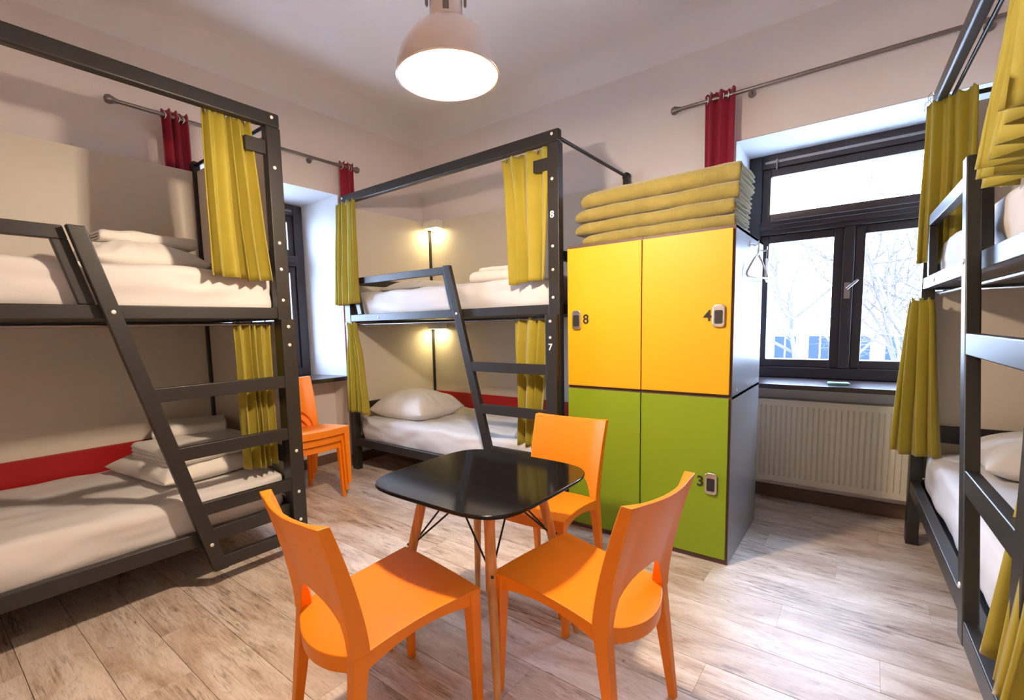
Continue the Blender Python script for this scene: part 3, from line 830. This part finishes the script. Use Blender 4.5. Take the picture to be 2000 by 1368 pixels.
for sx in (-1, 1):
    for sy in (-1, 1):
        p0 = Vector((sx * .17, sy * .17, TZ - .02)); p1 = Vector((sx * .295, sy * .295, 0.0))
        b = new_bm(); tube(b, [p0, p0.lerp(p1, .3), p1], [.021, .021, .0125], 16); lg = fin('leg', b, 'beech', t, smooth=40)
        q = p0.lerp(p1, .36)
        b = new_bm(); lathe(b, [(.006, 0), (.006, .006)], 10); fin('screw', b, 'black', lg, smooth=40, loc=q + Vector((sx * .014, sy * .014, 0)), rot=Vector((sx, sy, .2)).to_track_quat('Z', 'Y').to_euler())
        for e in ((-sx * .05, sy * .13), (sx * .13, -sy * .05)):
            b = new_bm(); tube(b, [q, (e[0], e[1], TZ - .03)], .0042, 8); fin('brace_wire', b, 'black', t, smooth=40)

# ================================================================== CHAIRS
def chair(label, loc, rz, group):
    root = empty('chair', loc, rz); tag(root, label, 'chair', group)
    # seat: saddle surface, thick apron, round bulge at the rear; local front is +y
    def seat_top(u, v):
        y_ = .245 - .45 * v
        hwid = .236 - .026 * v - .014 * math.sin(v * PI)
        x = (2 * u - 1) * hwid
        y_ += .012 * (1 - (2 * u - 1) ** 2) * (1 - v) - (.075 * (1 - (2 * u - 1) ** 2)) * v ** 3
        z = .484 - .036 * v ** 1.7 - .022 * (1 - (2 * u - 1) ** 2) * math.sin(min(1, v * 1.25 + .12) * PI / 2)
        return x, y_, z
    bb = new_bm(); NU, NV = 16, 18
    top = [[bb.verts.new(seat_top(i / NU, j / NV)) for i in range(NU + 1)] for j in range(NV + 1)]
    def low(i, j):
        x, y_, z = seat_top(i / NU, j / NV); v = j / NV
        edge = (i in (0, NU)) or j in (0, NV)
        th = (.062 - .022 * math.sin(v * PI) if i in (0, NU) else .058) if edge else .016
        return (x * .985, y_ * .985, z - th)
    bot = [[bb.verts.new(low(i, j)) for i in range(NU + 1)] for j in range(NV + 1)]
    for j in range(NV):
        for i in range(NU):
            bb.faces.new((top[j][i], top[j + 1][i], top[j + 1][i + 1], top[j][i + 1]))
            bb.faces.new((bot[j][i], bot[j][i + 1], bot[j + 1][i + 1], bot[j + 1][i]))
    loop = [(0, i) for i in range(NU)] + [(j, NU) for j in range(NV)] + [(NV, i) for i in range(NU, 0, -1)] + [(j, 0) for j in range(NV, 0, -1)]
    for k in range(len(loop)):
        a, c = loop[k], loop[(k + 1) % len(loop)]
        bb.faces.new((top[a[0]][a[1]], top[c[0]][c[1]], bot[c[0]][c[1]], bot[a[0]][a[1]]))
    fin('seat', bb, 'orange', root, smooth=50, bevel=.004)
    # backrest: curved shell between two posts, arched lower edge
    ZT, ZB = .872, .455
    def back_y(z, u):
        q = max(0.0, (z - ZB) / (ZT - ZB))
        return -.205 - .012 * q - .085 * q ** 1.5 - .038 * (1 - u * u) * (.35 + .65 * q)
    def half_w(z):
        q = (z - ZB) / (ZT - ZB); return .210 + .014 * q
    bb = new_bm(); NU, NV = 24, 16
    fr, bk = [], []
    for j in range(NV + 1):
        v = j / NV; ra, rb = [], []
        for i in range(NU + 1):
            u = 2 * i / NU - 1
            zb_ = ZB - .02 + .153 * (max(0.0, 1 - (abs(u) / .80) ** 2.6)) ** .55
            ztop = ZT - .010 * (1 - u * u)
            z = zb_ + (ztop - zb_) * v
            x = u * half_w(z); y_ = back_y(z, u)
            th = .010 + (.022 - .012 * v) * max(0, (abs(u) - .66) / .34)
            ra.append(bb.verts.new((x, y_ + th, z))); rb.append(bb.verts.new((x, y_ - th, z)))
        fr.append(ra); bk.append(rb)
    for j in range(NV):
        for i in range(NU):
            bb.faces.new((fr[j][i], fr[j][i + 1], fr[j + 1][i + 1], fr[j + 1][i])); bb.faces.new((bk[j][i], bk[j + 1][i], bk[j + 1][i + 1], bk[j][i + 1]))
    for i in range(NU):
        bb.faces.new((fr[0][i], bk[0][i], bk[0][i + 1], fr[0][i + 1])); bb.faces.new((fr[NV][i], fr[NV][i + 1], bk[NV][i + 1], bk[NV][i]))
    for j in range(NV):
        bb.faces.new((fr[j][0], fr[j + 1][0], bk[j + 1][0], bk[j][0])); bb.faces.new((fr[j][NU], bk[j][NU], bk[j + 1][NU], fr[j + 1][NU]))
    fin('backrest', bb, 'orange', root, smooth=50, bevel=.004)
    for s in (-1, 1):
        bb = new_bm()
        st = [((s * .207, .222, .476), .052, .046), ((s * .209, .226, .40), .048, .042), ((s * .215, .238, 0.0), .030, .027)]
        legmesh(bb, st); fin('leg', bb, 'orange', root, smooth=40, bevel=.005)
        bb = new_bm()
        st = [((s * .190, back_y(ZB, s), ZB - .008), .042, .054), ((s * .190, back_y(ZB, s) - .0, ZB - .03), .044, .056), ((s * .194, -.214, .36), .044, .048), ((s * .205, -.262, 0.0), .028, .028)]
        legmesh(bb, st); fin('leg', bb, 'orange', root, smooth=40, bevel=.005)
    return root
def legmesh(bb, st):
    rings = []
    for (x, y_, z), w, d in st:
        rings.append([bb.verts.new((x + a * w / 2, y_ + c * d / 2, z)) for a, c in ((-1, -1), (1, -1), (1, 1), (-1, 1))])
    for a, c in zip(rings, rings[1:]):
        for k in range(4): bb.faces.new((a[k], a[(k + 1) % 4], c[(k + 1) % 4], c[k]))
    bb.faces.new(rings[0]); bb.faces.new(rings[-1][::-1])
cA = chair('orange plastic chair in the left foreground, its back to the camera', (-1.303, 1.01, 0), R(-8.1), 'orange chairs at the table')
def chair_copy(label, loc, rz, group):
    c = dup_tree(cA); c.location = loc; c.rotation_euler = (0, 0, rz); c['label'] = label; c['group'] = group; return c
chair_copy('orange plastic chair in the right foreground, facing the table from the right', (-.804, 1.536, 0), R(83.6), 'orange chairs at the table')
chair_copy('orange plastic chair behind the table, in front of the green lockers', (-1.325, 2.115, 0), R(182.5), 'orange chairs at the table')
for i, lab in enumerate(('lowest orange chair of the stack under the left window', 'middle orange chair of the stack under the left window', 'top orange chair of the stack under the left window')):
    chair_copy(lab, (-3.665 + .026 * i, 2.07 + .012 * i, .062 * i), R(-90), 'stacked orange chairs')

# ================================================================== PENDANT LAMP
PC = (-1.372, 1.494)
p = empty('pendant_lamp', (*PC, 2.40)); tag(p, 'industrial metal dome lamp hanging above the table', 'pendant lamp')
prof = [(.203, 0)] + [(.203 * math.cos(a), .212 * math.sin(a)) for a in [R(q) for q in range(4, 71, 6)]] + [(.070, .202)]
b = new_bm(); lathe(b, prof, 64, caps=False); fin('lamp_dome', b, 'dome', p, smooth=True, solid=0)
b = new_bm(); lathe(b, [(r_ - .004, z_ + .0005) for r_, z_ in prof] + [(.001, .196)], 64, caps=False); fin('reflector', b, 'domein', p, smooth=True)
b = new_bm(); lathe(b, [(.199, -.004), (.206, -.004), (.207, .004), (.203, .006)], 64, caps=False); fin('rim', b, 'dome', p, smooth=True)
b = new_bm(); lathe(b, [(.072, .196), (.072, .212), (.066, .216), (.064, .335), (.058, .345), (.058, .36), (.03, .372), (.012, .38)], 40); fin('lamp_housing', b, 'dome', p, smooth=35)
b = new_bm(); box(b, -.012, .012, -.070, -.062, .215, .33, Matrix.Rotation(R(42), 4, 'Z')); fin('strap', b, 'steel', p, bevel=.002)
for s in (-1, 1):
    b = new_bm(); ring = []
    for k in range(17):
        a = 2 * PI * k / 16; ring.append((s * .076, .014 * math.sin(a), .30 + .034 * math.cos(a)))
    mm = Matrix.Rotation(R(42), 4, 'Z'); tube(b, [mm @ Vector(q) for q in ring], .006, 8); fin('clip', b, 'steel', p, smooth=True)
b = new_bm(); tube(b, [(0, 0, .375), (0, 0, 1.235)], .006, 8); lathe(b, [(.05, 1.225), (.05, 1.245), (.012, 1.256), (.01, 1.2599)], 24); fin('cable', b, 'black', p, smooth=40)
b = new_bm(); lathe(b, [(.002, -.038)] + [(.038 * math.sin(R(q)), -.038 * math.cos(R(q))) for q in range(15, 150, 15)] + [(.018, .05), (.018, .16)], 24, (0, 0, -.030)); fin('bulb', b, 'bulb', p, smooth=True)
l = bpy.data.lights.new('pendant_light', 'POINT'); l.energy = LAMP_W; l.color = LAMP_COL; l.shadow_soft_size = .046
lo = bpy.data.objects.new('pendant_light', l); COL.objects.link(lo); lo.parent = p; lo.location = (0, 0, -.030)

# ================================================================== CURTAIN RODS AND RED CURTAINS
def rod(label, p0, p1, wall_dir):
    p0, p1 = Vector(p0), Vector(p1); wd = Vector(wall_dir)
    root = empty('curtain_pole', (p0 + p1) / 2); tag(root, label, 'curtain pole')
    c = (p0 + p1) / 2; d = (p1 - p0).normalized()
    bb = new_bm(); tube(bb, [p0 - c, p1 - c], .014, 12); fin('pole', bb, 'steel', root, smooth=50)
    for e, s in ((p0, -1), (p1, 1)):
        bb = new_bm(); q = e - c
        tube(bb, [q, q + d * s * .012, q + d * s * .02, q + d * s * .045, q + d * s * .065, q + d * s * .075], [.017, .019, .022, .032, .026, .006], 14); fin('finial', bb, 'steel', root, smooth=50)
    for f in (.22, .78):
        bb = new_bm(); q = p0.lerp(p1, f) - c
        tube(bb, [q, q + wd * .095], .009, 8); tube(bb, [q + wd * .088, q + wd * .1], .026, 14); fin('pole_bracket', bb, 'steel', root, smooth=40)
rod('long grey curtain pole above the left window', (-4.10, 1.13, 2.985), (-4.10, 3.03, 2.985), (-1, 0, 0))
rod('long grey curtain pole above the right window', (-1.215, 3.95, 3.03), (.93, 3.95, 3.03), (0, 1, 0))
def red_curtain(label, loc, rz, w, h, folds, seed):
    o = drape(None, label, (-w / 2, w / 2), h, (-w / 2 * .9, w / 2 * .92), 0, folds, .034, seed=seed, m='crimson', group='crimson window curtains', name='window_curtain', hook=False)
    o.location = loc; o.rotation_euler = (0, 0, rz)
    for k in range(folds):
        bb = new_bm(); pts = [(.026 * math.cos(2 * PI * q / 14), .026 * math.sin(2 * PI * q / 14), 0) for q in range(15)]
        tube(bb, pts, .004, 6, cap=False)
        e = fin('eyelet', bb, 'chrome', o, smooth=True); e.location = (-w / 2 + w * (k + .25 if k % 2 == 0 else k + .75) / folds * .98, .0, h - .055); e.rotation_euler = (0, PI / 2, .5)
red_curtain('crimson curtain on the left pole, partly behind the bunk panel', (-4.10, 1.475, .35), PI / 2, .18, 2.685, 3, 21)
red_curtain('crimson curtain at the far end of the left pole, above the corner bunk', (-4.10, 2.955, .35), PI / 2, .15, 2.685, 3, 22)
red_curtain('crimson curtain on the right pole, behind the stacked blankets', (-.935, 3.95, .35), 0, .21, 2.735, 3, 23)

# ================================================================== RADIATOR, CLOTH
rx0, rx1, rz0, rz1 = -.66, .40, .17, .80
r = empty('radiator', ((rx0 + rx1) / 2, 4.18, rz0)); tag(r, 'cream panel radiator with vertical ribs under the right window', 'radiator')
b = new_bm(); w = rx1 - rx0; h = rz1 - rz0
n = 30; pitch = (w - .05) / n
cols = []
def colprof(k):
    return [(0, .0), (.12, .0), (.24, .009), (.88, .009), (1.0, .0)]
xs = [(-w / 2, .011), (-w / 2 + .02, .011)]
for k in range(n):
    for fx, d_ in colprof(k): xs.append((-w / 2 + .025 + pitch * (k + fx), d_))
xs += [(w / 2 - .02, .011), (w / 2, .011)]
zsr = [(0, 0), (.045, 0), (.062, 1), (h - .062, 1), (h - .045, 0), (h, 0)]
vv = [[b.verts.new((x, -.045 + (0 if k == 0 else 1) * (.011 - d_), z)) for x, d_ in xs] for z, k in zsr]
for j in range(len(zsr) - 1):
    for i in range(len(xs) - 1): b.faces.new((vv[j][i], vv[j][i + 1], vv[j + 1][i + 1], vv[j + 1][i]))
fin('front_panel', b, 'radiator', r, smooth=25)
b = new_bm(); box(b, -w / 2, w / 2, -.033, .045, .006, h - .012); fin('radiator_core', b, 'radiator', r, bevel=.004)
b = new_bm(); box(b, -w / 2 - .003, w / 2 + .003, -.046, .05, h - .014, h + .004); fin('top_grille', b, 'radiator', r, bevel=.004)
for s in (-1, 1):
    b = new_bm(); box(b, s * (w / 2 + .001) - .003, s * (w / 2 + .001) + .003, -.046, .05, 0, h - .01); fin('side_cover', b, 'radiator', r, bevel=.002)
    b = new_bm(); box(b, s * w * .33 - .015, s * w * .33 + .015, .045, .098, .1, h - .1); fin('wall_mount', b, 'radiator', r)
b = new_bm(); soft_box(b, .13, .06, .022, .010, (16, 8, 3), .008, 61); o = fin('cleaning_cloth', b, 'cloth', smooth=True, sub=1, loc=(-.16, 4.17, WZ0 + .0005), rot=(0, 0, .25))
tag(o, 'mint green cleaning cloth on the right window sill', 'cloth')

# ================================================================== OUTDOORS
b = new_bm(); box(b, -40, 40, 4.9, 60, -1.6, -1.5); box(b, -40, -4.95, -30, 4.9, -1.6, -1.5)
tag(fin('ground', b, 'bounce_ground'), kind='structure')
def tree(label, loc, seed, h, spread, depth=5, r0=.07):
    rr = random.Random(seed)
    root = empty('bare_tree', loc); tag(root, label, 'tree', 'bare trees outside')
    bt, bb = new_bm(), new_bm()
    def grow(p, d, ln, r, lev):
        pts = [p]; q = p.copy(); dd = d.copy(); n = 4 if lev < 3 else 3
        for k in range(n):
            dd = (dd + Vector((rr.uniform(-1, 1), rr.uniform(-1, 1), rr.uniform(-.5, .8))) * .2).normalized()
            q = q + dd * ln / n; pts.append(q)
        tube(bt if lev == 0 else bb, pts, [max(.002, r * (1 - .55 * k / n)) for k in range(n + 1)], 7 if lev < 2 else 4)
        if lev >= depth: return
        for c in range(rr.choice((3, 4)) if lev else 6):
            f = rr.uniform(.3, 1.0); i = min(n - 1, int(f * n)); base = pts[i].lerp(pts[i + 1], f * n - i)
            nd = (dd + Vector((rr.uniform(-1, 1), rr.uniform(-1, 1), rr.uniform(-.55, .75))) * spread).normalized()
            grow(base, nd, ln * rr.uniform(.52, .78), max(.0025, r * .5), lev + 1)
    grow(Vector((0, 0, 0)), Vector((0, 0, 1)), h, r0, 0)
    fin('trunk', bt, 'bark', root, smooth=True); o = fin('branches', bb, 'bark', root, smooth=True)
tree('bare leafless tree right of centre outside the right window', (.3, 9.4, -1.5), 5, 3.0, 1.0, depth=6)
tree('bare leafless tree further off behind the left window sash', (-1.2, 12.5, -1.5), 11, 3.4, 1.0)
tree('bare leafless tree close to the right edge of the right window', (1.3, 11.0, -1.5), 23, 3.2, 1.05, depth=6)
def house(label, loc, rz, w, h, d, wall_m, cols, rows, ww, wh, group=None):
    root = empty('house', loc, rz); tag(root, label, 'house', group)
    bb = new_bm(); box(bb, -w / 2, w / 2, 0, d, 0, h); fin('house_wall', bb, wall_m, root)
    bb = new_bm(); prism_xy(bb, [(-w / 2 - .3, -.3), (w / 2 + .3, -.3), (w / 2 + .3, d + .3), (-w / 2 - .3, d + .3)], h, h + .25); fin('house_roof', bb, 'roof', root)
    for i in range(cols):
        for j in range(rows):
            x = -w / 2 + w * (i + .5) / cols; z = h * (j + .28) / rows
            bb = new_bm(); box(bb, x - ww / 2, x + ww / 2, -.04, .02, z, z + wh); f = fin('house_window', bb, 'white', root)
            bb = new_bm(); box(bb, x - ww / 2 + .08, x - .03, -.06, -.041, z + .08, z + wh - .08); fin('pane', bb, 'pane', f)
            bb = new_bm(); box(bb, x + .03, x + ww / 2 - .08, -.06, -.041, z + .08, z + wh - .08); fin('pane', bb, 'pane', f)
house('pale low house far beyond the right window', (-2.0, 30, -1.5), 0, 14, 2.7, 6, 'facade', 9, 1, 1.15, 1.35, 'houses outside')
house('slate grey neighbouring house seen through the left window', (-13.0, 8.6, -1.5), R(62), 7.5, 9.0, 4, 'slate', 3, 3, 1.2, 1.6, 'houses outside')
for i, (x, yy, s) in enumerate(((.6, 15, 1.0), (1.9, 14, 1.2), (3.0, 16, 1.1))):
    rr = random.Random(90 + i); bb = new_bm()
    for k in range(420):
        a, e, rad = rr.uniform(0, 2 * PI), rr.uniform(0, 1), rr.uniform(.3, 1) * s
        c = Vector((rad * math.cos(a), rad * math.sin(a), e * 1.5 * s))
        t1 = Vector((rr.uniform(-1, 1), rr.uniform(-1, 1), rr.uniform(-1, 1))).normalized() * .11; t2 = t1.cross(Vector((0, 0, 1))) * .5
        bb.faces.new([bb.verts.new(c + q) for q in (-t1, t2, t1, -t2)])
    o = fin('garden_shrub', bb, 'shrub', loc=(x, yy, -1.5))
    tag(o, ['low dark shrub below the bare trees, nearest the mullion', 'low dark shrub in the middle of the garden row', 'low dark shrub at the right end of the garden row'][i], 'shrub', 'garden shrubs')
